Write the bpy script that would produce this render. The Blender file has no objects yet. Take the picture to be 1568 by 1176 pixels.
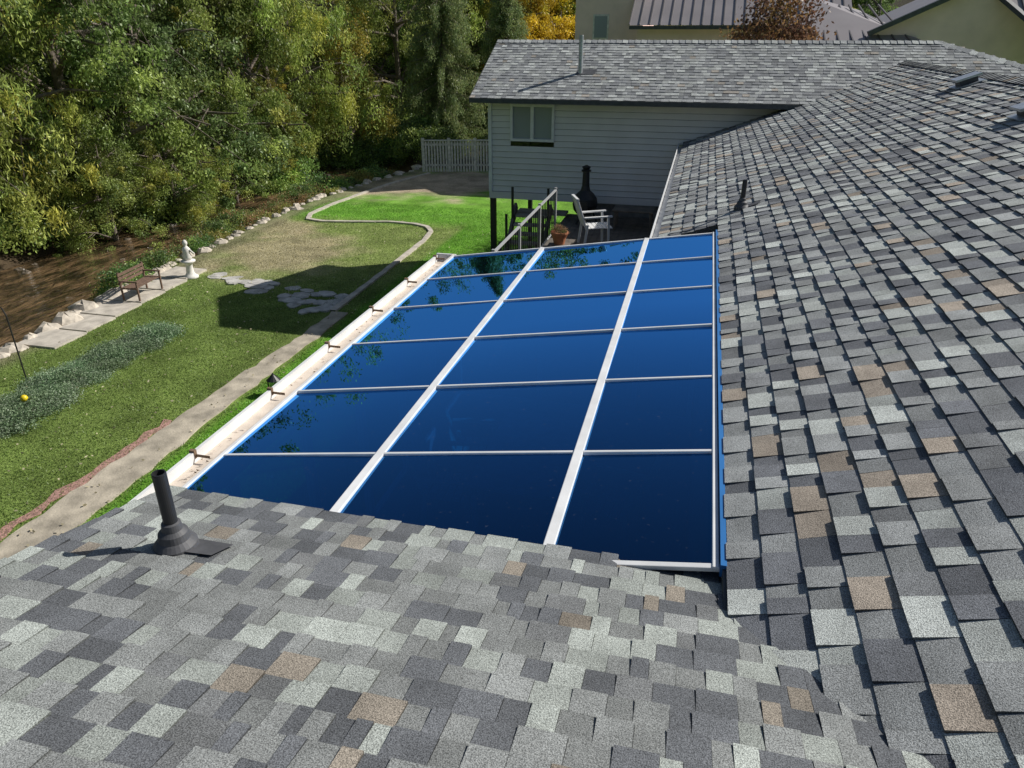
import bpy, math, random
import numpy as np
from mathutils import Vector, Matrix
random.seed(7)
S=bpy.context.scene
CZ=4.9
G0=-1.3   # yard level (house floor datum is z=0)
# ------------------------------------------------------------ materials
def newmat(name):
    m=bpy.data.materials.new(name); m.use_nodes=True
    nt=m.node_tree; nt.nodes.clear()
    o=nt.nodes.new('ShaderNodeOutputMaterial')
    return m,nt,o
def N(nt,t,**k):
    n=nt.nodes.new(t)
    for a,b in k.items(): setattr(n,a,b)
    return n
def mat(name,col,rough=.6,metal=0,amp=.25,scale=8,bump=.2,bscale=60,spec=.5):
    m,nt,o=newmat(name); L=nt.links.new
    p=N(nt,'ShaderNodeBsdfPrincipled'); L(p.outputs[0],o.inputs[0])
    tc=N(nt,'ShaderNodeTexCoord')
    n=N(nt,'ShaderNodeTexNoise'); n.inputs['Scale'].default_value=scale; n.inputs['Detail'].default_value=6
    L(tc.outputs['Object'],n.inputs['Vector'])
    r=N(nt,'ShaderNodeMapRange'); r.inputs['From Min'].default_value=.3; r.inputs['From Max'].default_value=.7
    r.inputs['To Min'].default_value=1-amp; r.inputs['To Max'].default_value=1+amp
    L(n.outputs['Fac'],r.inputs['Value'])
    v=N(nt,'ShaderNodeVectorMath',operation='SCALE'); v.inputs[0].default_value=col
    L(r.outputs[0],v.inputs['Scale']); L(v.outputs[0],p.inputs['Base Color'])
    p.inputs['Roughness'].default_value=rough; p.inputs['Metallic'].default_value=metal
    p.inputs['Specular IOR Level'].default_value=spec
    n2=N(nt,'ShaderNodeTexNoise'); n2.inputs['Scale'].default_value=bscale; n2.inputs['Detail'].default_value=4
    L(tc.outputs['Object'],n2.inputs['Vector'])
    b=N(nt,'ShaderNodeBump'); b.inputs['Strength'].default_value=bump; b.inputs['Distance'].default_value=.01
    L(n2.outputs['Fac'],b.inputs['Height']); L(b.outputs[0],p.inputs['Normal'])
    return m
def attrmat(name,rough=.9,s1=300,a1=.45,s2=6,a2=.12,bump=.5,bd=.004,contrast=(.3,.7)):
    m,nt,o=newmat(name); L=nt.links.new
    p=N(nt,'ShaderNodeBsdfPrincipled'); L(p.outputs[0],o.inputs[0])
    at=N(nt,'ShaderNodeAttribute',attribute_name='Col')
    tc=N(nt,'ShaderNodeTexCoord')
    outs=[]
    for s,a in((s1,a1),(s2,a2)):
        n=N(nt,'ShaderNodeTexNoise'); n.inputs['Scale'].default_value=s; n.inputs['Detail'].default_value=3
        L(tc.outputs['Object'],n.inputs['Vector'])
        r=N(nt,'ShaderNodeMapRange'); r.inputs['From Min'].default_value=contrast[0]; r.inputs['From Max'].default_value=contrast[1]
        r.inputs['To Min'].default_value=1-a; r.inputs['To Max'].default_value=1+a
        L(n.outputs['Fac'],r.inputs['Value']); outs.append((n,r))
    mm=N(nt,'ShaderNodeMath',operation='MULTIPLY'); L(outs[0][1].outputs[0],mm.inputs[0]); L(outs[1][1].outputs[0],mm.inputs[1])
    v=N(nt,'ShaderNodeVectorMath',operation='SCALE'); L(at.outputs['Color'],v.inputs[0]); L(mm.outputs[0],v.inputs['Scale'])
    L(v.outputs[0],p.inputs['Base Color']); p.inputs['Roughness'].default_value=rough
    p.inputs['Specular IOR Level'].default_value=.2
    b=N(nt,'ShaderNodeBump'); b.inputs['Strength'].default_value=bump; b.inputs['Distance'].default_value=bd
    L(outs[0][0].outputs['Fac'],b.inputs['Height']); L(b.outputs[0],p.inputs['Normal'])
    return m
def leafmat(name,tr=.4,gloss=.06):
    m,nt,o=newmat(name); L=nt.links.new
    at=N(nt,'ShaderNodeAttribute',attribute_name='Col')
    oi=N(nt,'ShaderNodeObjectInfo')
    h=N(nt,'ShaderNodeHueSaturation')
    r=N(nt,'ShaderNodeMapRange'); r.inputs['To Min'].default_value=.485; r.inputs['To Max'].default_value=.52
    r2=N(nt,'ShaderNodeMapRange'); r2.inputs['To Min'].default_value=.8; r2.inputs['To Max'].default_value=1.2
    L(oi.outputs['Random'],r.inputs['Value']); L(oi.outputs['Random'],r2.inputs['Value'])
    L(r.outputs[0],h.inputs['Hue']); L(r2.outputs[0],h.inputs['Value']); L(at.outputs['Color'],h.inputs['Color'])
    d=N(nt,'ShaderNodeBsdfDiffuse'); t=N(nt,'ShaderNodeBsdfTranslucent'); g=N(nt,'ShaderNodeBsdfGlossy'); g.inputs['Roughness'].default_value=.45
    L(h.outputs[0],d.inputs[0]); L(h.outputs[0],t.inputs[0])
    a=N(nt,'ShaderNodeMixShader'); a.inputs[0].default_value=tr; L(d.outputs[0],a.inputs[1]); L(t.outputs[0],a.inputs[2])
    b=N(nt,'ShaderNodeMixShader'); b.inputs[0].default_value=gloss; L(a.outputs[0],b.inputs[1]); L(g.outputs[0],b.inputs[2])
    L(b.outputs[0],o.inputs[0]); return m

M_sh=attrmat('shingle_granules',.95,240,.55,5,.15,.7,.004,(.34,.66))
M_ground=attrmat('ground_soil_grass',1,45,.5,1.3,.28,.9,.03)
M_leaf=leafmat('leaves',.4,.03); M_grass=leafmat('grass_blades',.35,.02)
M_bark=mat('bark',(.16,.13,.105),.9,0,.4,10,.8,30)
M_white=mat('white_painted_aluminium',(.74,.74,.735),.4,0,.1,5,.03)
M_beige=mat('beige_gutter_lining',(.66,.57,.48),.6,0,.15,6,.1)
M_brown=mat('brown_bracket',(.2,.13,.08),.7)
M_blue=mat('blue_flashing',(.03,.16,.42),.35,0,.1,4,.05)
M_black=mat('black_plastic',(.022,.022,.024),.45,0,.2,10,.05)
M_rubber=mat('grey_rubber',(.075,.075,.08),.6,0,.2,14,.1)
M_iron=mat('black_iron',(.02,.02,.02),.5)
M_galv=mat('galvanised_steel',(.45,.47,.5),.4,.6,.2,10,.05)
M_rail=mat('grey_rail',(.4,.4,.4),.5,0,.1,8,.05)
M_side=mat('grey_siding',(.7,.68,.66),.6,0,.06,2,.05)
M_sidedk=mat('dark_skirting_and_lap_shade',(.2,.2,.2),.8)
M_fascia=mat('dark_fascia',(.06,.065,.07),.6)
M_conc=mat('concrete',(.52,.47,.4),.9,0,.25,4,.5,40)
M_pathc=mat('weathered_path',(.42,.37,.29),.95,0,.4,3,.7,30)
M_redgr=mat('red_gravel',(.38,.22,.18),.95,0,.5,30,.9,60)
M_stone=mat('field_stone',(.52,.46,.38),.9,0,.35,5,.6,20)
M_flag=mat('flagstone',(.48,.46,.43),.9,0,.3,5,.4,20)
M_stucco=mat('stucco',(.78,.6,.54),.95,0,.08,2,.3,50)
M_metal=mat('metal_roof',(.32,.29,.29),.5,.2,.08,1,.02)
M_seam=mat('metal_roof_seam',(.15,.14,.14),.5,.2,.08,1,.02)
M_wood=mat('deck_boards',(.14,.12,.1),.8,0,.3,6,.3)
M_tread=mat('stair_treads',(.3,.27,.23),.8,0,.3,6,.3)
M_rust=mat('rusty_iron',(.16,.1,.07),.8,0,.35,15,.3)
M_terra=mat('terracotta',(.45,.17,.08),.8)
M_floor=mat('patio_floor',(.28,.27,.26),.8,0,.25,3,.1)
M_wick=mat('light_furniture',(.7,.76,.74),.7)
M_teal=mat('teal_cushion',(.12,.6,.55),.8)
M_turq=mat('yellow_plastic',(.8,.6,.02),.4)
M_fence=mat('fence_paint',(.68,.64,.6),.7)
M_statue=mat('white_stone_cast',(.74,.71,.66),.8,0,.15,15,.2)
m,nt,o=newmat('window_glass'); p=N(nt,'ShaderNodeBsdfPrincipled'); nt.links.new(p.outputs[0],o.inputs[0])
p.inputs['Base Color'].default_value=(.27,.31,.34,1); p.inputs['Roughness'].default_value=.12; p.inputs['Specular IOR Level'].default_value=.5; M_win=m
# tinted roof glass : blue reflective film
m,nt,o=newmat('tinted_roof_glass'); L=nt.links.new
tr=N(nt,'ShaderNodeBsdfTransparent'); tr.inputs[0].default_value=(.006,.055,.2,1)
gl=N(nt,'ShaderNodeBsdfGlossy'); gl.inputs['Roughness'].default_value=.008; gl.inputs[0].default_value=(.11,.45,1,1)
fr=N(nt,'ShaderNodeFresnel'); fr.inputs['IOR'].default_value=1.5
mu=N(nt,'ShaderNodeMath',operation='MULTIPLY_ADD',use_clamp=True); mu.inputs[1].default_value=6.4; mu.inputs[2].default_value=-.22; L(fr.outputs[0],mu.inputs[0])
tc=N(nt,'ShaderNodeTexCoord'); nn=N(nt,'ShaderNodeTexNoise'); nn.inputs['Scale'].default_value=1.2; L(tc.outputs['Object'],nn.inputs['Vector'])
bb=N(nt,'ShaderNodeBump'); bb.inputs['Strength'].default_value=.12; bb.inputs['Distance'].default_value=.01
L(nn.outputs['Fac'],bb.inputs['Height']); L(bb.outputs[0],gl.inputs['Normal'])
mx=N(nt,'ShaderNodeMixShader'); L(mu.outputs[0],mx.inputs[0]); L(tr.outputs[0],mx.inputs[1]); L(gl.outputs[0],mx.inputs[2])
df=N(nt,'ShaderNodeBsdfDiffuse'); df.inputs[0].default_value=(.35,.4,.45,1)
sp=N(nt,'ShaderNodeTexNoise'); sp.inputs['Scale'].default_value=38; sp.inputs['Detail'].default_value=2; L(tc.outputs['Object'],sp.inputs['Vector'])
sr=N(nt,'ShaderNodeMapRange'); sr.inputs['From Min'].default_value=.7; sr.inputs['From Max'].default_value=.85; sr.inputs['To Min'].default_value=.002; sr.inputs['To Max'].default_value=.12; L(sp.outputs['Fac'],sr.inputs['Value'])
mx2=N(nt,'ShaderNodeMixShader'); L(sr.outputs[0],mx2.inputs[0]); L(mx.outputs[0],mx2.inputs[1]); L(df.outputs[0],mx2.inputs[2]); L(mx2.outputs[0],o.inputs[0])
M_glass=m
m,nt,o=newmat('side_glass'); L=nt.links.new
tr=N(nt,'ShaderNodeBsdfTransparent'); tr.inputs[0].default_value=(.7,.78,.8,1); gl=N(nt,'ShaderNodeBsdfGlossy'); gl.inputs['Roughness'].default_value=.02
fr=N(nt,'ShaderNodeFresnel'); mx=N(nt,'ShaderNodeMixShader'); L(fr.outputs[0],mx.inputs[0]); L(tr.outputs[0],mx.inputs[1]); L(gl.outputs[0],mx.inputs[2]); L(mx.outputs[0],o.inputs[0]); M_sglass=m
m,nt,o=newmat('river_water'); L=nt.links.new; p=N(nt,'ShaderNodeBsdfPrincipled'); L(p.outputs[0],o.inputs[0])
p.inputs['Roughness'].default_value=.06; p.inputs['Specular IOR Level'].default_value=1.0
tc=N(nt,'ShaderNodeTexCoord'); mp=N(nt,'ShaderNodeMapping'); mp.inputs['Scale'].default_value=(1.3,.5,1); L(tc.outputs['Object'],mp.inputs[0])
n=N(nt,'ShaderNodeTexNoise'); n.inputs['Scale'].default_value=2.2; n.inputs['Detail'].default_value=9; n.inputs['Roughness'].default_value=.6; L(mp.outputs[0],n.inputs['Vector'])
cr=N(nt,'ShaderNodeValToRGB'); cr.color_ramp.elements[0].position=.4; cr.color_ramp.elements[0].color=(.03,.022,.012,1); cr.color_ramp.elements[1].position=.72; cr.color_ramp.elements[1].color=(.24,.15,.08,1)
L(n.outputs['Fac'],cr.inputs[0]); L(cr.outputs[0],p.inputs['Base Color'])
n2=N(nt,'ShaderNodeTexNoise'); n2.inputs['Scale'].default_value=5; n2.inputs['Detail'].default_value=3; n2.inputs['Distortion'].default_value=.6; L(mp.outputs[0],n2.inputs['Vector'])
b=N(nt,'ShaderNodeBump'); b.inputs['Strength'].default_value=1; b.inputs['Distance'].default_value=.14; L(n2.outputs['Fac'],b.inputs['Height']); L(b.outputs[0],p.inputs['Normal']); M_water=m

# ------------------------------------------------------------ mesh helpers
def link(ob,parent=None):
    S.collection.objects.link(ob)
    if parent: ob.parent=parent
    return ob
def empty(name,loc=(0,0,0)):
    e=bpy.data.objects.new(name,None); e.location=loc; S.collection.objects.link(e); return e
class MB:
    def __init__(s): s.v=[];s.f=[];s.m=[];s.c=[];s.mats=[]
    def mi(s,m):
        if m not in s.mats: s.mats.append(m)
        return s.mats.index(m)
    def poly(s,pts,m,c=(1,1,1)):
        b=len(s.v); s.v+= [tuple(p) for p in pts]; s.f.append(list(range(b,b+len(pts)))); s.m.append(s.mi(m)); s.c+=[c]*len(pts)
    def box(s,lo,hi,m,c=(1,1,1),M=None):
        x0,y0,z0=lo;x1,y1,z1=hi
        P=[(x0,y0,z0),(x1,y0,z0),(x1,y1,z0),(x0,y1,z0),(x0,y0,z1),(x1,y0,z1),(x1,y1,z1),(x0,y1,z1)]
        if M is not None: P=[tuple(M@Vector(p)) for p in P]
        b=len(s.v); s.v+=P; s.c+=[c]*8
        for q in((0,3,2,1),(4,5,6,7),(0,1,5,4),(1,2,6,5),(2,3,7,6),(3,0,4,7)):
            s.f.append([b+i for i in q]); s.m.append(s.mi(m))
    def beam(s,a,b,w,h,m,up=(0,0,1)):
        a=Vector(a);b=Vector(b);d=(b-a);l=d.length;d.normalize();u=Vector(up)
        x=d.cross(u).normalized(); z=x.cross(d).normalized()
        M=Matrix((( x.x,d.x,z.x,a.x),(x.y,d.y,z.y,a.y),(x.z,d.z,z.z,a.z),(0,0,0,1)))
        s.box((-w/2,0,-h/2),(w/2,l,h/2),m,M=M)
    def rev(s,prof,m,at=(0,0,0),n=20,c=(1,1,1)):
        b=len(s.v)
        for r,z in prof:
            for i in range(n):
                a=2*math.pi*i/n; s.v.append((at[0]+r*math.cos(a),at[1]+r*math.sin(a),at[2]+z)); s.c.append(c)
        for k in range(len(prof)-1):
            for i in range(n):
                s.f.append([b+k*n+i,b+k*n+(i+1)%n,b+(k+1)*n+(i+1)%n,b+(k+1)*n+i]); s.m.append(s.mi(m))
        s.f.append([b+i for i in range(n)][::-1]); s.m.append(s.mi(m))
        s.f.append([b+(len(prof)-1)*n+i for i in range(n)]); s.m.append(s.mi(m))
    def tube(s,pts,rads,m,n=7):
        b=len(s.v); P=[Vector(p) for p in pts]
        for i,p in enumerate(P):
            d=(P[min(i+1,len(P)-1)]-P[max(i-1,0)]).normalized()
            x=d.orthogonal().normalized(); y=d.cross(x)
            for k in range(n):
                a=2*math.pi*k/n; q=p+(x*math.cos(a)+y*math.sin(a))*rads[i]; s.v.append(tuple(q)); s.c.append((1,1,1))
        for i in range(len(P)-1):
            for k in range(n):
                s.f.append([b+i*n+k,b+i*n+(k+1)%n,b+(i+1)*n+(k+1)%n,b+(i+1)*n+k]); s.m.append(s.mi(m))
    def make(s,name,parent=None,loc=None,smooth=False,bevel=0):
        me=bpy.data.meshes.new(name); me.from_pydata(s.v,[],s.f)
        for m in s.mats: me.materials.append(m)
        me.polygons.foreach_set('material_index',s.m)
        a=me.color_attributes.new('Col','FLOAT_COLOR','POINT')
        cc=np.ones((len(s.v),4),dtype=np.float32); cc[:,:3]=np.array(s.c); a.data.foreach_set('color',cc.ravel())
        if smooth: me.polygons.foreach_set('use_smooth',[True]*len(s.f))
        me.update(); ob=bpy.data.objects.new(name,me)
        if loc: ob.location=loc
        link(ob,parent)
        if bevel:
            bm=ob.modifiers.new('b','BEVEL'); bm.width=bevel; bm.segments=2; bm.limit_method='ANGLE'
        return ob
def npmesh(name,V,F,C,mi,mats,k=4):
    me=bpy.data.meshes.new(name); nv=len(V); nf=len(F)
    me.vertices.add(nv); me.vertices.foreach_set('co',V.astype(np.float32).ravel())
    me.loops.add(nf*k); me.loops.foreach_set('vertex_index',F.astype(np.int32).ravel())
    me.polygons.add(nf); me.polygons.foreach_set('loop_start',np.arange(0,nf*k,k,dtype=np.int32))
    me.polygons.foreach_set('loop_total',np.full(nf,k,dtype=np.int32))
    for m in mats: me.materials.append(m)
    me.polygons.foreach_set('material_index',mi.astype(np.int32))
    a=me.color_attributes.new('Col','FLOAT_COLOR','POINT')
    cc=np.ones((nv,4),dtype=np.float32); cc[:,:3]=C; a.data.foreach_set('color',cc.ravel())
    me.update(calc_edges=True); me.validate(); return me

# ------------------------------------------------------------ shingles
PAL=[((.36,.385,.355),.24),((.255,.265,.258),.40),((.145,.152,.162),.26),((.29,.255,.21),.05),((.2,.206,.207),.05)]
PALM=[((.49,.515,.485),.22),((.34,.352,.348),.38),((.185,.193,.208),.28),((.39,.335,.275),.07),((.26,.268,.272),.05)]
PALF=[((.44,.455,.437),.22),((.35,.36,.357),.45),((.25,.258,.265),.3),((.35,.32,.28),.03)]
def pick(pal):
    r=random.random()
    for c,p in pal:
        r-=p
        if r<=0: break
    k=random.uniform(.82,1.14); return tuple(x*k for x in c)
def shingles(mb,o,a,u,L,W,expo,lim=None,pal=PAL,wr=(.09,.23),th=(.007,.017)):
    o=Vector(o);a=Vector(a).normalized();u=Vector(u).normalized();n=a.cross(u)
    if n.z<0:n=-n
    nc=int(math.ceil(W/expo))
    for i in range(nc):
        d0=i*expo; d1=min(d0+expo,W)+.004
        s0,s1=(0,L) if lim is None else lim(d0)
        p=s0-random.uniform(0,.1); raised=random.random()<.5; band=random.uniform(-.002,.002)
        while p<s1:
            w=random.uniform(*wr); q=min(p+w,s1); pp=max(p,s0)
            t=(th[1] if raised else th[0])+random.uniform(-.001,.002)
            c=pick(pal); e=band+random.uniform(-.003,.003)
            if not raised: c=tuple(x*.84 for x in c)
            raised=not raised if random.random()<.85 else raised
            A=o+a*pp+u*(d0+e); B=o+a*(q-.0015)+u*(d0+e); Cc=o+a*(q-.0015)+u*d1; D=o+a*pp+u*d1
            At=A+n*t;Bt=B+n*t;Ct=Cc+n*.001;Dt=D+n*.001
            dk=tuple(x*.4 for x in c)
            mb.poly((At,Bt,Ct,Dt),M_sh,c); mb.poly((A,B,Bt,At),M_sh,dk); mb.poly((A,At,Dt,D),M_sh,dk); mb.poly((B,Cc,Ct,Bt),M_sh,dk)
            p=q
SM=.37; SF=.27; SR=.45; FY=2.63; FX=-2.47
def zm(x): return CZ-2+SM*(x-.289)
def zf(y): return CZ-2.1+SF*(FY-y)
def zr(y): return CZ-1.358+SR*(y-17.16)
house=empty('shingled_house')
lenM=math.hypot(1,SM); 
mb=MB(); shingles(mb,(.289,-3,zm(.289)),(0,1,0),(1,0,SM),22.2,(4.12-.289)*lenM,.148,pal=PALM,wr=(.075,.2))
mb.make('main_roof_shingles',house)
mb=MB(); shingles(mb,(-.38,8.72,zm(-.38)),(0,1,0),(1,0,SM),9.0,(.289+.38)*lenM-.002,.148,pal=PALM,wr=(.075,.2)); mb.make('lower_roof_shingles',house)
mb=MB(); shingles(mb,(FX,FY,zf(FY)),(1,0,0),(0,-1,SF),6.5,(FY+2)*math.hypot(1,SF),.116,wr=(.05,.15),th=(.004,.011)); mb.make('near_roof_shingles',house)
mb=MB(); e=.004
mb.poly([(.289,-3,zm(.289)-e),(.289,19.2,zm(.289)-e),(4.12,19.2,zm(4.12)-e),(4.12,-3,zm(4.12)-e)],M_fascia)
mb.poly([(4.12,-3,zm(4.12)),(4.12,18.9,zm(4.12)),(8,17.5,zm(4.12)-1.4),(8,-3,zm(4.12)-1.4)],M_sh,(.2,.2,.2))
mb.poly([(FX,FY,zf(FY)-e),(FX,-2,zf(-2)-e),(4.0,-2,zf(-2)-e),(4.0,FY,zf(FY)-e)],M_fascia)
mb.poly([(FX,-2,zf(-2)),(4,-2,zf(-2)),(4,-6,zf(-2)-1.2),(FX,-6,zf(-2)-1.2)],M_sh,(.2,.2,.2))
mb.box((.272,1.9,zm(.289)-.2),(.287,8.3,zm(.289)-.008),M_fascia)
mb.box((FX+.02,FY-.05,zf(FY)-.2),(.27,FY-.02,zf(FY)-.012),M_white)
mb.poly([(FX,FY,zf(FY)-.01),(FX,FY,zf(FY)-.2),(FX,-2,zf(-2)-.2),(FX,-2,zf(-2)-.01)],M_white)
mb.box((-2.2,-6,G0),(.3,2.3,2.68),M_side); mb.box((.3,-6,G0),(7.5,17.6,2.6),M_side)
mb.box((-.3,8.75,G0),(.3,17.6,2.45),M_side)
mb.box((-.47,8.72,zm(-.38)-.1),(-.385,17.62,zm(-.38)-.085),M_white); mb.box((-.485,8.72,zm(-.38)-.1),(-.472,17.62,zm(-.38)+.005),M_white)
mb.poly([(-.38,8.715,zm(-.38)-.12),(.289,8.715,zm(.289)-.12),(.289,8.715,zm(.289)),(-.38,8.715,zm(-.38))],M_fascia)
mb.make('house_body',house)
def caps(mb,p0,p1,du,dv,w=.16,pal=PALM):
    p0=Vector(p0);p1=Vector(p1);d=(p1-p0);Ln=d.length;d.normalize();du=Vector(du).normalized();dv=Vector(dv).normalized();k=0
    while k<Ln:
        c=pick(pal); a=p0+d*k+Vector((0,0,.03)); b=p0+d*(k+.19)+Vector((0,0,.015))
        mb.poly((a+du*w,a,b,b+du*w),M_sh,c); mb.poly((a,a+dv*w,b+dv*w,b),M_sh,c); mb.poly((a+du*w,a+du*w-Vector((0,0,.02)),a-Vector((0,0,.02)),a),M_sh,(.05,.05,.05)); k+=.15
mb=MB(); caps(mb,(4.12,-3,zm(4.12)),(4.12,19,zm(4.12)),(-1,0,-SM),(1,0,-.36)); mb.make('ridge_caps',house)

def flashing_pipe(name,x,y,z,r,h,mt,slope,parent,boot=True,lean=0):
    mb=MB(); sx,sy=slope
    mb.rev([(r,-.05),(r,h-.004),(r*.97,h),(r*.8,h),(r*.8,h-.06)],mt,(0,0,0),24)
    if boot:
        mb.rev([(r*3.2,-.02+.0),(r*3.1,.03),(r*2.5,.05),(r*2.3,.055),(r*2.1,.085),(r*1.5,.1),(r*1.35,.13),(r*1.02,.135)],M_rubber,(0,0,0),28)
    w=r*4.0
    P=lambda a,b,k:(a,b,k+sx*a+sy*b)
    mb.poly([P(-w*.5,-w*.5,.016),P(w*1.7,-w*.3,.016),P(w*1.9,w*.75,.016),P(-w*.3,w*.75,.016)],M_rubber)
    return mb.make(name,parent,(x,y,z),smooth=False)
flashing_pipe('vent_pipe',-1.95,2.05,zf(2.05),.028,.37,M_black,(0,-SF),house)
flashing_pipe('roof_vent_pipe',.55,9.17,zm(.55),.028,.34,M_black,(SM,0),house)
def boxvent(x,y):
    mb=MB(); 
    M=Matrix.Translation((x,y,zm(x)))@Matrix.Rotation(-math.atan(SM),4,'Y')
    mb.box((-.2,-.2,.01),(.2,.2,.025),M_galv,M=M); mb.box((-.12,-.13,.02),(.12,.13,.1),M_fascia,M=M); mb.box((-.17,-.17,.1),(.17,.17,.13),M_galv,M=M)
    mb.make('roof_box_vent',house)
boxvent(3.77,13.08); boxvent(3.5,9.6)

# ------------------------------------------------------------ sunroom
sun=empty('sunroom')
XR,XL,Y0,Y1=.262,-2.82,2.562,8.372
def zg(x): return CZ-2.0-.02+.154*(x-.289)
ys=[Y0+(Y1-Y0)*i/6 for i in range(7)]
xs=[XL,-1.70,-.487,XR-.018]
mb=MB()
for i in range(6):
    for j in range(3):
        a,b=xs[j],xs[j+1]; c,d=ys[i],ys[i+1]
        tx,ty=random.uniform(-.01,.01),random.uniform(-.01,.01)
        z=lambda x,y:zg(x)+tx*(x-(a+b)/2)+ty*(y-(c+d)/2)
        mb.poly([(a,c,z(a,c)),(b,c,z(b,c)),(b,d,z(b,d)),(a,d,z(a,d))],M_glass)
mb.make('roof_glass',sun)
mb=MB()
for k,x in enumerate(xs):
    w=.053 if k in(1,2) else .028
    mb.beam((x,Y0-.015,zg(x)+.006),(x,Y1+.02,zg(x)+.006),w,.026,M_white)
for k,y in enumerate(ys):
    w=.024 if 0<k<6 else .033
    mb.beam((XL-.02,y,zg(XL-.02)+.004),(XR,y,zg(XR)+.004),w,.022,M_white)
mb.make('glazing_bars',sun,bevel=.004)
mb=MB()
mb.box((XR-.0,Y0-.02,CZ-2.05),(.287,Y1+.05,CZ-1.99),M_blue); mb.make('blue_flashing_strip',sun)
mb=MB(); gz=zg(XL)-.1
mb.box((-3.05,2.2,gz),(XL-.03,Y1+.1,gz+.012),M_beige)
mb.box((-3.075,2.2,gz-.06),(-3.05,Y1+.1,gz+.085),M_white)
mb.box((XL-.032,2.4,gz-.1),(XL-.022,Y1+.1,gz+.11),M_beige)
mb.box((-3.07,Y1+.1,gz-.05),(XL,Y1+.13,gz+.1),M_white)
for y in ys:
    mb.box((-3.045,y+.02,gz+.05),(XL-.12,y+.024,gz+.07),M_brown); mb.box((-3.085,y+.01,gz+.04),(-3.045,y+.035,gz+.1),M_brown)
for k in range(260):
    x=random.uniform(-3.03,-2.87); y=random.uniform(2.5,8.3) if k%2 else random.gauss(3.1,.25); a=random.uniform(0,3); s=.02
    mb.poly([(x+s*math.cos(a),y+s*math.sin(a),gz+.02),(x-s*math.sin(a)*.5,y+s*math.cos(a)*.5,gz+.016),(x-s*math.cos(a),y-s*math.sin(a),gz+.025)],M_brown)
mb.make('sunroom_gutter',sun)
mb=MB()
mb.box((-2.8,2.4,G0),(.28,8.4,.12),M_floor)
mb.box((-2.83,2.4,.12),(-2.76,8.4,.55),M_white)
mb.box((-2.83,2.4,zg(XL)-.2),(-2.8,8.4,zg(XL)-.035),M_fascia)
for y in ys: mb.box((-2.83,y-.03,.55),(-2.76,y+.03,zg(XL)-.2),M_white)
mb.box((-2.76,8.33,.12),(.25,8.4,.55),M_white)
for x in(-1.7,-.49,.2): mb.box((x-.03,8.33,.55),(x+.03,8.4,zg(x)-.03),M_white)
mb.make('sunroom_walls',sun)
mb=MB(); mb.poly([(-2.79,2.4,.55),(-2.79,8.4,.55),(-2.79,8.4,zg(XL)-.2),(-2.79,2.4,zg(XL)-.2)],M_sglass)
mb.poly([(-2.76,8.36,.55),(.25,8.36,.55),(.25,8.36,zg(.25)-.05),(-2.76,8.36,zg(-2.76)-.05)],M_sglass); mb.make('side_windows',sun)
def table(name,x,y,z,w,d,h,m,par):
    mb=MB(); mb.box((-w/2,-d/2,h-.04),(w/2,d/2,h),m)
    for a in(-1,1):
        for b in(-1,1): mb.box((a*(w/2-.06)-.025,b*(d/2-.06)-.025,0),(a*(w/2-.06)+.025,b*(d/2-.06)+.025,h-.04),m)
    o=mb.make(name,par,(x,y,z),bevel=.008); return o
def chair(name,x,y,z,rot,m,par,seat=.43,slats=6):
    mb=MB()
    for a in(-.27,.27):
        mb.beam((a,.25,0),(a,.22,.64),.045,.045,m,(0,1,0)); mb.beam((a,-.26,0),(a,-.2,.5),.045,.045,m,(0,1,0))
        mb.beam((a,-.27,.64),(a,.3,.66),.07,.03,m)
        mb.beam((a*.85,-.2,.36),(a*.85,-.42,1.0),.04,.04,m,(0,1,0))
    for k in range(slats):
        yy=-.2+.09*k; mb.box((-.26,yy,seat-.02),(.26,yy+.075,seat),m)
    for k in range(slats):
        xx=-.2+.08*k; mb.beam((xx,-.215,.42),(xx,-.41,.98),.018,.07,m,(1,0,0))
    mb.beam((-.25,-.42,1.0),(.25,-.42,1.0),.06,.04,m)
    o=mb.make(name,par,(x,y,z),bevel=.006); o.rotation_euler=(0,0,rot); return o
table('patio_table',-1.4,6.6,.12,1.0,1.6,.74,M_wick,sun)
table('side_table',-1.9,3.6,.12,.5,.5,.5,M_wick,sun)
for(x,y,r,mm)in((-.5,6.3,1.4,M_teal),(-2.2,6.2,-1.5,M_wick),(-2.2,7.0,-1.4,M_teal),(-1.9,4.7,-.8,M_wick)): chair('interior_chair',x,y,.12,r,mm,sun)

# ------------------------------------------------------------ far house (siding)
fh=empty('siding_house')
def lim(d):
    y=17.16+d/math.hypot(1,SR); return (0,(4.9-(-5.25))+(19.74-y)*1.5)
mb=MB(); shingles(mb,(-5.25,17.16,zr(17.16)),(1,0,0),(0,1,SR),12,(19.74-17.16)*math.hypot(1,SR),.13,lim=lim,wr=(.09,.2),pal=PALF,th=(.006,.012)); mb.make('roof_shingles',fh)
mb=MB(); zt=zr(19.74); e=.004
mb.poly([(-5.25,17.16,zr(17.16)-e),(8.8,17.16,zr(17.16)-e),(4.9,19.74,zt-e),(-5.25,19.74,zt-e)],M_fascia)
mb.poly([(-5.25,19.74,zt),(4.9,19.74,zt),(8.8,22.3,zr(17.16)),(-5.25,22.3,zr(17.16))],M_sh,(.2,.2,.2))
mb.poly([(4.9,19.74,zt),(8.8,17.16,zr(17.16)),(8.8,22.3,zr(17.16))],M_sh,(.2,.2,.2))
mb.box((-5.25,17.12,zr(17.16)-.1),(8.8,17.155,zr(17.16)-.005),M_fascia)
mb.poly([(-5.25,17.15,zr(17.16)-.1),(8.8,17.15,zr(17.16)-.1),(8.8,17.68,zr(17.16)-.1),(-5.25,17.68,zr(17.16)-.1)],M_side)
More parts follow.
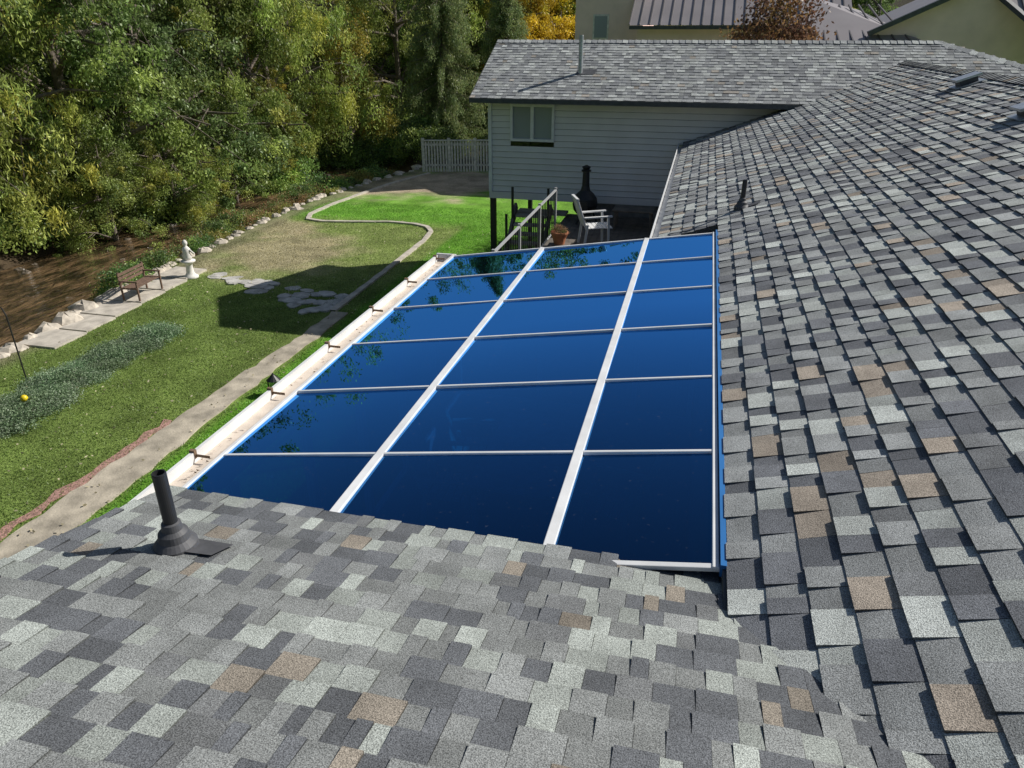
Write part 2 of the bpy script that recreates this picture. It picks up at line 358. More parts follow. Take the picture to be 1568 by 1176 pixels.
for s,ya,yb in((1,17.16,19.74),(1,22.3,19.74)):
    za,zb=zr(17.16),zt
    mb.poly([(-5.26,ya,za-.14),(-5.26,yb,zb-.14),(-5.26,yb,zb+.01),(-5.26,ya,za+.01)],M_fascia)
    mb.poly([(-5.26,ya,za-.1),(-5.26,yb,zb-.1),(-4.9,yb,zb-.1),(-4.9,ya,za-.1)],M_side)
caps(mb,(-5.25,19.74,zt),(4.9,19.74,zt),(0,-1,-SR),(0,1,-SR),pal=PALF); caps(mb,(4.9,19.74,zt),(8.8,17.16,zr(17.16)),(-.6,-.8,-SR),(.8,.6,-SR),pal=PALF)
mb.make('roof_body',fh)
mb=MB(); z0=CZ-3.53; z1=CZ-1.36-.1; k=0; wx0,wx1,wz0,wz1=-4.4,-3.35,CZ-2.33,CZ-1.5
z=z0
while z<z1:
    zz=min(z+.135,z1)
    def board(a,b):
        mb.poly([(a,17.635,z+.01),(b,17.635,z+.01),(b,17.66,zz),(a,17.66,zz)],M_side); mb.poly([(a,17.66,z),(b,17.66,z),(b,17.635,z+.01),(a,17.635,z+.01)],M_sidedk)  # lap undersides coloured dark to paint in the shadow line under each board
    if zz>wz0 and z<wz1: board(-4.9,wx0); board(wx1,6)
    else: board(-4.9,6)
    z=zz
mb.poly([(-4.9,17.664,z0),(-4.9,22,z0),(-4.9,22,z1),(-4.9,19.7,zt-.1),(-4.9,17.664,z1)],M_side)
mb.poly([(-4.9,22,z0),(6,22,z0),(6,22,z1),(-4.9,22,z1)],M_side)
mb.poly([(-4.9,17.664,z0),(6,17.664,z0),(6,22,z0),(-4.9,22,z0)],M_side)
mb.box((-4.94,17.6,z0),(-4.86,17.67,z1),M_white); mb.box((-4.93,17.6,z0-.16),(6,17.66,z0-.002),M_side)
mb.make('siding_walls',fh)
mb=MB(); F=.06
mb.box((wx0,17.59,wz0),(wx1,17.65,wz0+F),M_white);mb.box((wx0,17.59,wz1-F),(wx1,17.65,wz1),M_white)
mb.box((wx0,17.592,wz0+F),(wx0+F,17.65,wz1-F),M_white);mb.box((wx1-F,17.592,wz0+F),(wx1,17.65,wz1-F),M_white)
cx=(wx0+wx1)/2; mb.box((cx-.04,17.595,wz0+F),(cx+.04,17.65,wz1-F),M_white)
mb.poly([(wx0,17.65,wz0),(wx1,17.65,wz0),(wx1,17.645,wz1),(wx0,17.645,wz1)],M_win)
mb.make('window',fh)
mb=MB(); mb.box((-2.6,17.75,G0),(6,17.8,z0-.16),M_sidedk); mb.box((-4.93,17.66,G0),(-4.8,17.79,z0-.16),M_iron); mb.box((-4.9,21.8,G0),(-4.78,21.92,z0),M_iron)
mb.box((-2.6,17.8,G0),(6,22,z0-.01),M_sidedk); mb.make('lower_walls_and_posts',fh)
p=flashing_pipe('flue_pipe',-2.89,18.26,zr(18.26),.05,.8,M_galv,(0,SR),fh,boot=False)

# ------------------------------------------------------------ deck
dk=empty('wood_deck'); DZ=.9
mb=MB(); x=-2.95
while x<.28: mb.box((x,8.6,DZ-.04),(x+.135,17.7,DZ),M_wood); x+=.142
mb.box((-2.99,8.6,DZ-.3),(-2.955,17.7,DZ-.005),M_wood)
for y in(8.8,11.7,14.5,17.4): mb.box((-2.93,y,G0),(-2.83,y+.1,DZ-.04),M_wood)
mb.make('deck_floor',dk)
mb=MB()
mb.box((-2.91,10.5,DZ+.96),(-2.87,15.6,DZ+.99),M_rail); mb.box((-2.91,10.5,DZ+.1),(-2.88,15.6,DZ+.13),M_rail)
y=10.5
while y<15.6: mb.box((-2.9,y,DZ+.1),(-2.885,y+.016,DZ+.96),M_iron); y+=.16
for y in(10.5,12.2,13.9,15.55): mb.box((-2.92,y,DZ),(-2.87,y+.05,DZ+1.02),M_rail)
mb.make('deck_railing',dk)
mb=MB()
for k in range(13):
    mb.box((-4.1,14.6+.19*k,-1.1+.17*k),(-3.35,14.8+.19*k,-1.05+.17*k),M_tread)
for x in(-4.15,-3.3): mb.beam((x,14.5,-1.3),(x,17.2,1.15),.06,.2,M_wood)
for x in(-4.15,-3.3):
    for k in range(4): mb.box((x-.025,15.0+.6*k,-.8+.54*k),(x+.025,15.05+.6*k,.15+.5*k),M_iron)
mb.box((-4.15,17.2,.95),(-2.95,17.62,1.0),M_tread)
mb.make('deck_stairs',dk)
chair('white_patio_chair',-1.95,14.9,DZ,-1.2,M_white,None)
mb=MB()
mb.rev([(.2,.22),(.26,.3),(.29,.42),(.27,.56),(.2,.66),(.11,.74),(.085,.85),(.075,1.15),(.11,1.16),(.11,1.19),(.07,1.2),(.1,1.26),(.02,1.3)],M_iron,(0,0,0),24)
for a in range(3):
    t=a*2.1; mb.beam((.18*math.cos(t),.18*math.sin(t),.28),(.3*math.cos(t),.3*math.sin(t),0),.035,.035,M_iron)
mb.box((-.1,-.3,.33),(.1,-.27,.52),M_black)
mb.make('chiminea',None,(-2.45,16.9,DZ),smooth=False)
table('wood_side_table',-1.3,16.6,DZ,.9,.6,.45,M_wood,None)
table('plant_stand',-2.4,13.4,DZ,.4,.4,.4,M_wood,None)

# ------------------------------------------------------------ ground
bY=[-400,-20,7.6,10.1,17.7,22.8,27.8,31.6,35.4,43,57,120,400]; bX=[-18,-14.2,-13.9,-14.0,-14.8,-15.2,-15.2,-14.7,-13.8,-16.4,-24,-55,-170]
def xb(y): return np.interp(y,bY,bX)
def gz_(x,y):
    b=xb(y); d=b-x
    z=np.interp(d,[-.1,.2,1.2,2.0,6.0,7.4,9.8,70],[0,-.3,-.9,-1.35,-1.35,-.6,.1,1.8])
    r=np.hypot(x+6,y-19); z=z+np.clip((r-66)/200,0,1)**1.2*48
    return z+G0
def axis(a,b,lo,hi,n,far):
    core=np.arange(a,b+1e-6,n); l=a-np.geomspace(n*1.5,a-lo,far)[::-1]; h=b+np.geomspace(n*1.5,hi-b,far); return np.concatenate([l,core,h])
gx=axis(-28,4,-420,420,.19,32); gy=axis(0,42,-420,420,.19,32)
X,Y=np.meshgrid(gx,gy); Z=gz_(X,Y)
rng=np.random.default_rng(3)
def fbm(x,y,s):
    v=0
    for k in range(4):
        f=s*2**k; v=v+np.sin(x*f+1.7*k+2*np.sin(y*f*.7+k))*np.cos(y*f*1.1+.9*k+1.5*np.sin(x*f*.6))/(1.6**k)
    return v/2.2
def paint(x,y):
    x=np.asarray(x);y=np.asarray(y); c=np.zeros(x.shape+(3,)); n=fbm(x,y,.75); n2=fbm(x+9,y-4,1.9)
    def mixin(c,w,col): w=np.clip(w,0,1)[...,None]; return c*(1-w)+np.array(col)*w
    c[:]=(.045,.04,.022)
    lawn=np.clip((x-xb(y)+.0)*4,0,1)*np.clip((36.2-y)*2,0,1)
    c=mixin(c,lawn,(.15,.21,.05))
    c=mixin(c,lawn*np.clip((y-16.2+n)*.5,0,1),(.23,.29,.085))
    c=mixin(c,lawn*np.clip((x+7.9)*5,0,1),(.13,.29,.03))
    c=mixin(c,lawn*np.clip((y-23.9)*.8,0,1),(.16,.34,.04))
    for(px,py,r,k)in((-12.3,19.9,2.4,.72),(-12.0,32.0,3.9,1),(-8.6,33.6,3.6,1),(-13.7,22.8,1.2,.7),(-13.8,18.3,.9,.6)):
        d=np.hypot((x-px),(y-py)*.95)/r; c=mixin(c,lawn*k*np.clip((1.08-d+.35*n+.3*n2)*2.0,0,1),(.45,.365,.255))
    c=mixin(c,lawn*np.clip((xb(y)+1.1-x)*2+n,0,1)*.8,(.22,.2,.12))
    c=mixin(c,np.clip((xb(y)-x)*4,0,1)*np.clip((x-xb(y)+9)*2,0,1),(.07,.05,.03))
    return c*(1+.16*n2[...,None])*(1+.1*fbm(x*1.0,y,4.)[...,None])
C=paint(X,Y); ny,nx=X.shape
idx=np.arange(nx*ny).reshape(ny,nx); F=np.stack([idx[:-1,:-1],idx[:-1,1:],idx[1:,1:],idx[1:,:-1]],-1).reshape(-1,4)
V=np.stack([X,Y,Z],-1).reshape(-1,3)
me=npmesh('ground',V,F,C.reshape(-1,3),np.zeros(len(F)),[M_ground]); me.polygons.foreach_set('use_smooth',[True]*len(F)); link(bpy.data.objects.new('ground',me))
mb=MB()
yy=list(np.arange(-30,110,3.)); wz=G0-.85
for a,b in zip(yy[:-1],yy[1:]): mb.poly([(xb(a)-9.3,a,wz),(xb(a)-.5,a,wz),(xb(b)-.5,b,wz),(xb(b)-9.3,b,wz)],M_water)
mb.make('river_water')
def strip(name,pts,w,zt,m,jit=0,zb=-.02):
    mb=MB(); P=[]; zt+=G0; zb+=G0
    for (a,b) in zip(pts[:-1],pts[1:]):
        n=max(1,int(math.hypot(b[0]-a[0],b[1]-a[1])/.25))
        for k in range(n): P.append((a[0]+(b[0]-a[0])*k/n,a[1]+(b[1]-a[1])*k/n))
    P.append(pts[-1][:2]); Ls=[];Rs=[]
    for i,p in enumerate(P):
        q0=P[max(i-1,0)];q1=P[min(i+1,len(P)-1)]; dx,dy=q1[0]-q0[0],q1[1]-q0[1];l=math.hypot(dx,dy);nx_,ny_=-dy/l,dx/l
        ww=w(p) if callable(w) else w; j1=random.uniform(-jit,jit);j2=random.uniform(-jit,jit)
        Ls.append((p[0]+nx_*(ww/2+j1),p[1]+ny_*(ww/2+j1)));Rs.append((p[0]-nx_*(ww/2+j2),p[1]-ny_*(ww/2+j2)))
    for i in range(len(P)-1):
        a,b,c,d=Ls[i],Rs[i],Rs[i+1],Ls[i+1]
        mb.poly([(*a,zt),(*b,zt),(*c,zt),(*d,zt)],m); mb.poly([(*a,zb),(*a,zt),(*d,zt),(*d,zb)],m); mb.poly([(*b,zt),(*b,zb),(*c,zb),(*c,zt)],m)
    return mb.make(name)
strip('garden_path',[(-8.16,2.5),(-8.22,6.45),(-8.2,8.1),(-8.22,10.5),(-8.12,13.8),(-8.16,15.4)],lambda p:.7-.04*max(0,p[1]-7.6),.024,M_pathc,.05)
strip('garden_curb',[(-8.35,15.4),(-8.41,19),(-8.5,22.3),(-8.67,23.5),(-9.05,24.1),(-9.6,24.4),(-10.6,24.5),(-11.9,24.2),(-13,24),(-13.7,24.2),(-14,25),(-14,26.6),(-13.8,28.6),(-13.4,31.6),(-12.65,34.4)],.16,.055,M_conc,.015)
strip('red_gravel_edging',[(-8.68,2.5),(-8.73,6.45),(-8.68,8.1),(-8.6,9.6)],.15,.014,M_redgr,.075)
def slab(mb,cx,cy,rx,ry,rot,zt,m,n=7):
    P=[]
    for k in range(n):
        a=2*math.pi*k/n+random.uniform(-.2,.2); r=random.uniform(.85,1.1); x=rx*r*math.cos(a);y=ry*r*math.sin(a)
        P.append((cx+x*math.cos(rot)-y*math.sin(rot),cy+x*math.sin(rot)+y*math.cos(rot)))
    mb.poly([(*p,G0+zt) for p in P],m)
    for i in range(n): a,b=P[i],P[(i+1)%n]; mb.poly([(*a,G0-.01),(*b,G0-.01),(*b,G0+zt),(*a,G0+zt)],m)
mb=MB()
for k,y in enumerate(np.arange(11.8,17.2,.99)):
    x=-13.6-.06*k
    mb.box((x-.53,y,G0-.02),(x+.48,y+.93,G0+.045+.004*k),M_conc)
mb.make('concrete_slab_path')
mb=MB()
for k in range(44):
    t=random.random(); x=-12.9+4.4*t; y=17.4-1.7*t+random.uniform(-.65,.65)*(.3+.9*t)
    slab(mb,x,y,random.uniform(.16,.32),random.uniform(.13,.21),random.uniform(0,3),.014+.0006*k,M_flag)
mb.make('flagstone_path')
def rock(mb,x,y,z,r,m):
    b=len(mb.v); n=8; rings=5; sc=(random.uniform(.8,1.35),random.uniform(.7,1.1),random.uniform(.5,.75)); ph=random.uniform(0,6)
    c=random.uniform(0,6)
    for i in range(rings+1):
        th=math.pi*i/rings
        for k in range(n):
            a=2*math.pi*k/n+ph; rr=r*(1+.18*math.sin(3*a+c)*math.sin(2*th+c)+random.uniform(-.09,.09))
            mb.v.append((x+rr*sc[0]*math.sin(th)*math.cos(a),y+rr*sc[1]*math.sin(th)*math.sin(a),z+rr*sc[2]*math.cos(th))); mb.c.append((1,1,1))
    for i in range(rings):
        for k in range(n): mb.f.append([b+i*n+k,b+i*n+(k+1)%n,b+(i+1)*n+(k+1)%n,b+(i+1)*n+k][::-1]); mb.m.append(mb.mi(m))
mb=MB(); y=5.
while y<36:
    rock(mb,float(xb(y))+.05+random.uniform(-.15,.15),y,G0-.03,random.uniform(.13,.33)*(1.2 if y<16 else .8),M_stone)
    if random.random()<.5: rock(mb,float(xb(y))-.5+random.uniform(-.2,.2),y,G0-.45,random.uniform(.18,.3),M_stone)
    y+=random.uniform(.27,.62)
mb.make('retaining_stones')
M_dst=mat('wet_stone',(.16,.13,.1),.5,0,.3,5,.5,20)
mb=MB()
for k in range(70):
    y=random.uniform(6,50); rock(mb,float(xb(y))-random.uniform(1.3,7),y,wz-.08,random.uniform(.1,.25),M_dst)
mb.make('river_stones')
mb=MB(); P0=Vector((-13.1,34.9,G0));P1=Vector((-5.1,37.1,G0)); d=P1-P0; n=60
for k in range(n):
    p=P0+d*(k/(n-1)); big=k%9==0
    w=.07 if big else .04
    mb.box((p.x-w,p.y-.025,G0),(p.x+w,p.y+.025,G0+(1.58 if big else 1.42)),M_fence)
for z in(.3,1.27): mb.beam(P0+Vector((0,.05,z)),P1+Vector((0,.05,z)),.045,.1,M_fence)
mb.beam(P0+Vector((0,-.0,1.47)),P1+Vector((0,0,1.47)),.12,.045,M_fence)
mb.make('picket_fence')
mb=MB()
for k in range(4): mb.box((-.22+.11*k,-.6,.4),(-.13+.11*k,.6,.425),M_rust)
for k in range(3): mb.box((-.3,-.6,.52+.12*k),(-.275,.6,.6+.12*k),M_rust)
for y in(-.55,.55):
    mb.beam((-.28,y,0),(-.3,y,.88),.04,.04,M_rust,(0,1,0)); mb.beam((.2,y,0),(.2,y,.6),.04,.04,M_rust,(0,1,0)); mb.beam((-.28,y,.6),(.24,y,.6),.05,.04,M_rust); mb.beam((-.28,y,.38),(.2,y,.38),.04,.04,M_rust)
o=mb.make('garden_bench',None,(-13.6,15.3,G0+.06)); o.rotation_euler=(0,0,.1); o.scale=(.9,.9,.82)
mb=MB(); mb.rev([(.17,0),(.17,.05),(.12,.08),(.085,.14),(.075,.3),(.1,.36),(.16,.39),(.16,.42),(.06,.44)],M_statue,(0,0,0),18)
mb.rev([(.08,.44),(.1,.5),(.075,.6),(.095,.68),(.05,.74),(.03,.76),(.055,.8),(.058,.84),(.03,.89),(.005,.9)],M_statue,(0,0,0),16)
mb.beam((.08,0,.68),(.13,.08,.56),.04,.04,M_statue); mb.beam((-.08,0,.68),(-.13,.08,.58),.04,.04,M_statue)
o=mb.make('garden_statue',None,(-13.45,17.0,G0),smooth=True); o.scale=(1.2,)*3
mb=MB(); mb.box((-.09,-.09,0),(.09,.09,.03),M_black)
for a in(-.075,.075):
    for b in(-.075,.075): mb.box((a-.01,b-.01,.03),(a+.01,b+.01,.3),M_black)
mb.box((-.06,-.06,.03),(.06,.06,.28),M_sglass); mb.rev([(.13,.3),(.07,.36),(.03,.4),(.01,.44)],M_black,(0,0,0),12); mb.make('garden_lantern',None,(-7.35,11.0,G0))
mb=MB(); mb.tube([(0,0,0),(0,0,1.4),(-.05,0,1.55),(-.2,0,1.62),(-.34,0,1.52)],[.014]*5,M_iron); mb.rev([(.06,1.28),(.1,1.33),(.1,1.43),(.04,1.5)],M_iron,(-.34,0,0),12); mb.make('shepherd_hook_lamp',None,(-12.3,10.25,G0))
mb=MB(); mb.rev([(.02,.1),(.05,.12),(.065,.16),(.05,.2),(.02,.22)],M_turq,(0,0,0),14); mb.rev([(.015,0),(.015,.1)],M_black,(0,0,0),8); mb.make('yellow_garden_globe',None,(-11.35,9.3,G0+.1),smooth=True)

# ------------------------------------------------------------ foliage
def leafquads(pos,rng,Ls,Ws,down=.0,flat=.0):
    n=len(pos); a=rng.normal(size=(n,3)); a[:,2]=a[:,2]*(1-flat)-down; a/=np.linalg.norm(a,axis=1)[:,None]
    r=rng.normal(size=(n,3)); b=np.cross(a,r); b/=np.linalg.norm(b,axis=1)[:,None]
    l=(rng.uniform(.7,1.3,n)*Ls)[:,None]/2; w=(rng.uniform(.7,1.3,n)*Ws)[:,None]/2
    return np.stack([pos-a*l,pos+b*w,pos+a*l,pos-b*w],1).reshape(-1,3)
def tubesnp(mb):
    V=np.array(mb.v);F=np.array(mb.f);return V,F
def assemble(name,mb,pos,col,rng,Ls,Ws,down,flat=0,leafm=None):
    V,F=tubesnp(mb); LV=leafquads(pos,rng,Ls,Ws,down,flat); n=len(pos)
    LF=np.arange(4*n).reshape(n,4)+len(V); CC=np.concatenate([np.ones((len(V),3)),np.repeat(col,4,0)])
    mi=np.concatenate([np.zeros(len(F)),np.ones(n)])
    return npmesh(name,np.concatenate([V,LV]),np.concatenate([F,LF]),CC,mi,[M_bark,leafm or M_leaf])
def broadleaf(name,seed,H,R,cols,K=290,per=145,down=.5,low=.03,Ls=.118,Ws=.055,spread=.34):
    rng=np.random.default_rng(seed); mb=MB(); lean=rng.normal(size=2)*.06*H
    tp=[(lean[0]*t**2,lean[1]*t**2,H*.85*t) for t in np.linspace(0,1,7)]
    mb.tube(tp,list(np.linspace(.024*H,.004*H,7)),M_bark,8); cents=[]
    nl=26
    for i in range(nl):
        t=rng.uniform(.06,.8); k=int(t*6); base=np.array(tp[k])*(1-(t*6-k))+np.array(tp[k+1])*(t*6-k)
        a=rng.uniform(0,6.28); rad=R*rng.uniform(.6,1.15)*math.sqrt(max(.15,1-((t-.3)/.7)**2)); rise=rng.uniform(.02,.22)*H*(1-t*.5)
        pts=[];
        for s in np.linspace(0,1,6):
            q=base+np.array([math.cos(a)*rad*s,math.sin(a)*rad*s,rise*math.sin(s*2.1)])+rng.normal(size=3)*.08*s; pts.append(q)
        mb.tube([tuple(q) for q in pts],list(np.linspace(.009*H,.002*H,6)),M_bark,5)
        for _ in range(K//nl):
            s=rng.uniform(.4,1.08); q=base+(pts[-1]-base)*s; q[2]=base[2]+rise*math.sin(min(s,1)*2.1)
            off=rng.normal(size=3)*np.array([.13,.13,.05])*R; q=q+off
            q[2]-=abs(rng.normal())*.08*H*s; q[2]=max(q[2],low*H+rng.uniform(-.1,.7)); cents.append(q)
            if rng.random()<.25: mb.tube([tuple(base+(pts[-1]-base)*s*.7+np.array([0,0,rise*.6])),tuple(q)],[.003*H,.001*H],M_bark,4)
    for i in range(K//6):
        cents.append(np.array([tp[-1][0],tp[-1][1],H*.82])+rng.normal(size=3)*np.array([.3*R,.3*R,.12*H]))
    c=np.array(cents); nK=len(c); sp=spread*rng.uniform(.45,1.35,nK)
    pos=np.repeat(c,per,0); d=rng.normal(size=pos.shape); d/=np.linalg.norm(d,axis=1)[:,None]; d*=rng.uniform(0,1,len(d))[:,None]**.5
    pos=pos+d*np.repeat(sp,per)[:,None]*np.array([1.35,1.35,.6]); pos[:,2]-=down*np.repeat(sp,per)*rng.uniform(0,1,len(pos))**2*2
    pos[:,2]=np.maximum(pos[:,2],.05)
    cols=np.array(cols); w=rng.dirichlet(np.ones(len(cols))*.5,nK); cc=w@cols
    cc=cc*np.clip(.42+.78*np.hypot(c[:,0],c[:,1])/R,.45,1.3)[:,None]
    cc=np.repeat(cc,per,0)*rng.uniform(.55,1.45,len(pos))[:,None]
    return assemble(name,mb,pos,cc,rng,Ls,Ws,down)
def spruce(name,seed,H,R,cols,per=26):
    rng=np.random.default_rng(seed); mb=MB(); mb.tube([(0,0,0),(0,0,H*.5),(0,0,H)],[.02*H,.012*H,.003*H],M_bark,8); P=[];Cc=[]
    z=.25
    while z<H:
        for k in range(9):
            a=rng.uniform(0,6.28); r=R*(1-z/H)**.8*rng.uniform(.7,1.1)+.1; dr=.25*r
            mb.tube([(0,0,z),(math.cos(a)*r,math.sin(a)*r,z-dr)],[.02,.006],M_bark,4)
            m=int(8+r*14); s=rng.uniform(.15,1,m)
            for q in s:
                b=np.array([math.cos(a)*r*q,math.sin(a)*r*q,z-dr*q]); n=per//2
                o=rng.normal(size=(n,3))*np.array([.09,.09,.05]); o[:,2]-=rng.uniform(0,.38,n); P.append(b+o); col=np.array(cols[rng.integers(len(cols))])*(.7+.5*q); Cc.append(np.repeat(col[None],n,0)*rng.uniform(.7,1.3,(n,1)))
        z+=.27
    return assemble(name,mb,np.concatenate(P),np.concatenate(Cc),rng,.12,.03,1.3)
def bush(name,seed,R,H,cols,K=45,per=70,Ls=.09,Ws=.04,spread=.16,down=0.,flat=0):
    rng=np.random.default_rng(seed); mb=MB(); cents=[]
    for i in range(K):
        a=rng.uniform(0,6.28); r=R*math.sqrt(rng.uniform(0,1)); h=H*rng.uniform(.2,1)*math.sqrt(max(.05,1-(r/R)**2)); q=np.array([r*math.cos(a),r*math.sin(a),h]); cents.append(q)
        if i%2==0: mb.tube([(q[0]*.2,q[1]*.2,0),tuple(q)],[.012*H+.004,.003],M_bark,4)
    c=np.array(cents); pos=np.repeat(c,per,0)+rng.normal(size=(K*per,3))*spread*np.array([1,1,.6]); pos[:,2]=np.abs(pos[:,2])
    cols=np.array(cols); cc=cols[rng.integers(0,len(cols),K)]; cc=np.repeat(cc,per,0)*rng.uniform(.65,1.35,K*per)[:,None]
    return assemble(name,mb,pos,cc,rng,Ls,Ws,down,flat)
sc=lambda L,k:[tuple(v*k for v in c) for c in L]
G1=sc([(.08,.125,.035),(.12,.175,.045),(.19,.24,.06),(.05,.08,.028)],2.1)
G2=sc([(.13,.17,.042),(.21,.245,.06),(.075,.11,.03),(.27,.25,.055)],2.2)
G3=sc([(.07,.11,.045),(.1,.145,.06),(.14,.19,.075)],2.1)
GY=sc([(.24,.22,.045),(.16,.18,.04),(.36,.29,.05),(.1,.13,.035)],2.1)
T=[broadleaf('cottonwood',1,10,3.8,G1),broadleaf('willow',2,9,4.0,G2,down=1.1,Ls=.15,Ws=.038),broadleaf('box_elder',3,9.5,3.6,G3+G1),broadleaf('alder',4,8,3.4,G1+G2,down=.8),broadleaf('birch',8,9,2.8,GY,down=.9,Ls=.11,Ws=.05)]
TY=broadleaf('yellow_ash',5,7.6,2.6,[(.98,.8,.05),(.95,.74,.06),(.75,.6,.08)])
TR=bush('plum',6,1.75,6.6,[(.17,.08,.06),(.25,.12,.07),(.11,.06,.05),(.32,.17,.08)],260,140,.12,.07,.26)
TS=spruce('spruce',7,9.5,2.6,sc([(.09,.12,.05),(.12,.15,.06),(.15,.165,.065)],1.9))
B1=bush('shrub_a',11,1.2,1.5,G1,60,110,.11,.055,.22); B2=bush('shrub_b',12,.9,1.0,sc([(.3,.26,.07),(.22,.22,.06),(.14,.15,.04)],1.7),50,90,.1,.05,.18)
B5=bush('shrub_d',15,1.0,1.1,[(.4,.22,.12),(.32,.23,.12),(.24,.25,.08),(.18,.27,.08)],60,95,.09,.04,.17)
B3=bush('shrub_c',13,.45,.5,[(.45,.28,.15),(.34,.27,.14),(.2,.22,.08)],30,60,.1,.025,.1,-1.5); B4=bush('catmint',14,.5,.2,[(.28,.38,.22),(.36,.44,.3),(.18,.28,.14)],60,90,.035,.02,.08,-.3)
def put(name,me,x,y,s=1,z=None,par=None,sz=None):
    o=bpy.data.objects.new(name,me); o.location=(x,y,float(gz_(np.array(x),np.array(y)))-.03 if z is None else z); o.rotation_euler=(0,0,random.uniform(0,6.28)); o.scale=(s,s,sz or s); link(o,par); return o
nm=['cottonwood_tree','willow_tree','box_elder_tree','alder_tree','birch_tree']
front=[(-25.9,10.1,1.4,0,1.5),(-25.7,15.0,1.3,2,1.5),(-23.7,19.4,1.15,1,1.45),(-22.4,23.6,1.2,0,1.4),(-21.8,27.8,1.27,2,1.4),(-21.4,32,1.2,3,1.5),(-21.8,36.2,1.15,1,1.5),(-21.0,22.8,.6,3,.6),(-20.6,26.0,.6,1,.55),(-20.6,30.1,.6,0,.55),(-20.9,34.2,.6,4,.6),(-26.9,5.7,1.4,1,1.5),
(-20.5,42.4,1.1,4,1.4),(-19,46.8,1.15,1,1.4),(-16.7,51.2,1.15,0,1.4),(-22.5,52,1.2,2,1.6),(-27.8,44,1.27,1,1.6),(-14.2,53,1.1,4,1.25)]
for x,y,s,k,z in front: put(nm[k],T[k],x,y,s,sz=z)
put('spruce_tree',TS,-14.6,42.4,1.2,sz=1.4); put('spruce_tree',TS,-11.8,46.2,1.1)
put('yellow_ash_tree',TY,-11.4,51.8,1.25,sz=1.4); put('yellow_ash_tree',TY,-9.7,55,1.4)
put('red_plum_tree',TR,2.0,27.0,1.05,sz=1.22)
dt=empty('distant_trees')
for k in range(52):
    if k<18: x=random.uniform(-41,-30); y=random.uniform(0,63)
    else: x=random.uniform(-36,48); y=random.uniform(59,86)
    q=random.randrange(5); put('distant_'+nm[q],T[q],x,y,random.uniform(1.2,1.7),par=dt)
sh=empty('riverbank_shrubs')
for k in range(90):
    if k<52:
        y=random.uniform(4,43); x=float(xb(y))-(random.uniform(6.6,9.5) if y>21 else random.uniform(8,10.5))
    else: x=random.uniform(-22,-4); y=random.uniform(40.5,51) if x<-15 else random.uniform(38.5,48)
    put('shrub',B1,x,y,random.uniform(.8,1.4),par=sh)
for(x,y,s,mm)in((-17.6,11.3,.9,B2),(-18.6,10.8,1.2,B2),(-16.9,9.9,.9,B2),(-15.9,30.1,.9,B1),(-16.3,31.6,.95,B2),(-15.3,33.6,.8,B1),(-15.9,25,.9,B3)): put('river_shrub',mm,x,y,s)
gb=empty('bank_grasses')
for k in range(75):
    y=random.uniform(15.8,35.4); put('grass_clump',random.choice([B3,B3,B4,B1,B2]),float(xb(y))-random.uniform(.1,1.1),y,random.uniform(.3,.6),par=gb)
for k in range(30):
    y=19.5+.53*k+random.uniform(-.2,.2); put('bank_shrub',random.choice([B5,B5,B5,B1,B2]),float(xb(y))-random.uniform(.7,1.5),y,random.uniform(.45,.85),G0-random.uniform(.5,.8),par=gb)
cm=empty('catmint_border')
for k in range(30):
    y=7.85+5.2*k/29; put('catmint_clump',B4,-11.5+random.uniform(-.35,.28),y,random.uniform(.65,1.2),par=cm)
pp=empty('potted_plant',(-2.4,13.4,DZ+.4)); mb=MB(); mb.rev([(.1,0),(.13,.12),(.17,.2),(.17,.23),(.15,.23),(.14,.2)],M_terra,(0,0,0),18); mb.make('pot',pp)
o=put('pot_plant_leaves',B3,0,0,.3,.2,pp)
rng=np.random.default_rng(5); n=200000
bx=rng.uniform(-14.6,-4,n); by=4.4+ (rng.uniform(0,1,n)**1.3)*23
keep=~((np.abs(bx+8.2)<.33)&(by<15.4))&(bx>xb(by)+.35); bx,by=bx[keep],by[keep]; n=len(bx); h=rng.uniform(.018,.042,n); a=rng.uniform(0,6.28,n); w=.0085
V=np.stack([np.stack([bx+w*np.cos(a),by+w*np.sin(a),0*h],-1),np.stack([bx-w*np.cos(a),by-w*np.sin(a),0*h],-1),np.stack([bx+rng.normal(size=n)*.022,by+rng.normal(size=n)*.022,h],-1)],1).reshape(-1,3); V[:,2]+=G0
cc=paint(bx,by)*rng.uniform(.8,1.6,(n,1)); me=npmesh('lawn_grass',V,np.arange(3*n).reshape(n,3),np.repeat(cc,3,0),np.zeros(n),[M_grass],3); link(bpy.data.objects.new('lawn_grass',me))
n=1500; bx=rng.uniform(-14,-4.2,n); by=rng.uniform(5,25,n); pos=np.stack([bx,by,np.full(n,G0+.045)],-1)
LV=leafquads(pos,rng,.055,.034,0,.92); me=npmesh('fallen_leaves',LV,np.arange(4*n).reshape(n,4),np.repeat(np.array([[.6,.54,.36]])*rng.uniform(.5,1.3,(n,1)),4,0),np.zeros(n),[M_grass]); link(bpy.data.objects.new('fallen_leaves',me))

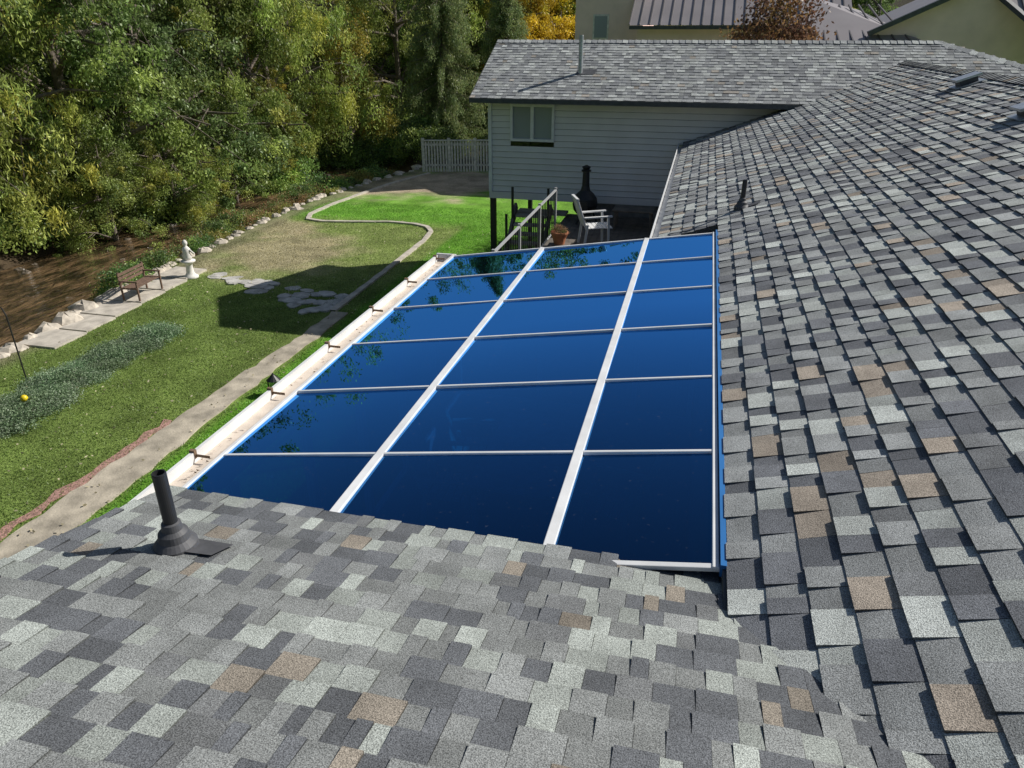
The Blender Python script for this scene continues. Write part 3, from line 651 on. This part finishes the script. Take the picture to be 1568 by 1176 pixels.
# ------------------------------------------------------------ neighbours
nb=empty('stucco_house'); mb=MB()
mb.box((-6.0,36,G0),(-3.1,44,8.4),M_stucco); mb.box((-3.1,34.5,G0),(5.0,44,5.1),M_stucco)
mb.poly([(-3.4,34,5.15),(5.3,34,5.15),(5.3,39,7.9),(-3.4,39,7.9)],M_metal)
x=-3.4
while x<5.3: mb.beam((x,34,5.17),(x,39,7.92),.04,.05,M_seam); x+=.42
mb.box((-3.4,33.97,5.0),(5.3,34.0,5.13),M_fascia)
mb.box((-5.2,35.96,4.6),(-4.5,35.99,5.6),M_fence); mb.box((-5.13,35.94,4.67),(-4.57,35.965,5.53),M_win)
mb.make('walls_and_roof',nb)
nb2=empty('stucco_garage'); mb=MB()
mb.poly([(5.0,28,G0),(16,28,G0),(16,28,4.4),(8.2,28,6.4),(5.0,28,4.95)],M_stucco)
mb.poly([(4.9,27.7,4.86),(8.2,27.7,6.4),(8.2,34,6.4),(4.9,34,4.86)],M_metal)
mb.beam((4.8,27.75,4.85),(8.2,27.75,6.45),.3,.14,M_fascia)
mb.poly([(8.0,28.5,6.3),(16,28.5,6.3),(16,25.2,4.1),(10.0,25.2,4.1)],M_metal)
for k in range(14):
    xx=8.4+k*.5; t=min(1,(xx-8.0)/2.0); mb.beam((xx,28.5,6.33),(xx,28.5-3.3*t,6.33-2.2*t),.04,.05,M_seam)
mb.beam((7.95,28.5,6.3),(9.95,25.2,4.1),.2,.12,M_fascia)
mb.poly([(2.9,31,6.1),(3.2,27.5,4.6),(6.5,27.5,4.6),(4.9,31,5.6)],M_metal)
for k in range(8): xx=3.1+k*.42; mb.beam((xx,27.5,4.63),(xx*.75+.9,30.6,5.75),.04,.05,M_seam)
mb.box((3.1,27.8,G0),(6.4,30,4.55),M_stucco)
mb.make('walls_and_roof',nb2)
put('yellow_green_shrub',B2,9.9,23.8,1.4,3.2)

# ------------------------------------------------------------ light, world, camera
sd=Vector((1.08,.68,1.0)).normalized()
l=bpy.data.lights.new('sun','SUN'); l.energy=5; l.angle=math.radians(.5); l.color=(1,.965,.9); lo=bpy.data.objects.new('sun',l); lo.rotation_euler=sd.to_track_quat('Z','Y').to_euler(); link(lo)
w=bpy.data.worlds.new('World'); S.world=w; w.use_nodes=True; nt=w.node_tree; bg=nt.nodes['Background']; sk=nt.nodes.new('ShaderNodeTexSky'); sk.sky_type='NISHITA'; sk.sun_disc=False
sk.sun_elevation=math.asin(sd.z); sk.sun_rotation=math.atan2(sd.x,sd.y); nt.links.new(sk.outputs[0],bg.inputs[0]); bg.inputs[1].default_value=.068
cam=bpy.data.cameras.new('camera'); cam.sensor_width=36; cam.lens=36*1120/1568; cam.clip_end=2000; cam.clip_start=.05
co=bpy.data.objects.new('camera',cam); co.location=(0,0,CZ); co.rotation_euler=(math.radians(64.3),0,math.radians(13.9)); link(co); S.camera=co
S.view_settings.view_transform='Standard'; S.view_settings.look='None'; S.view_settings.exposure=0
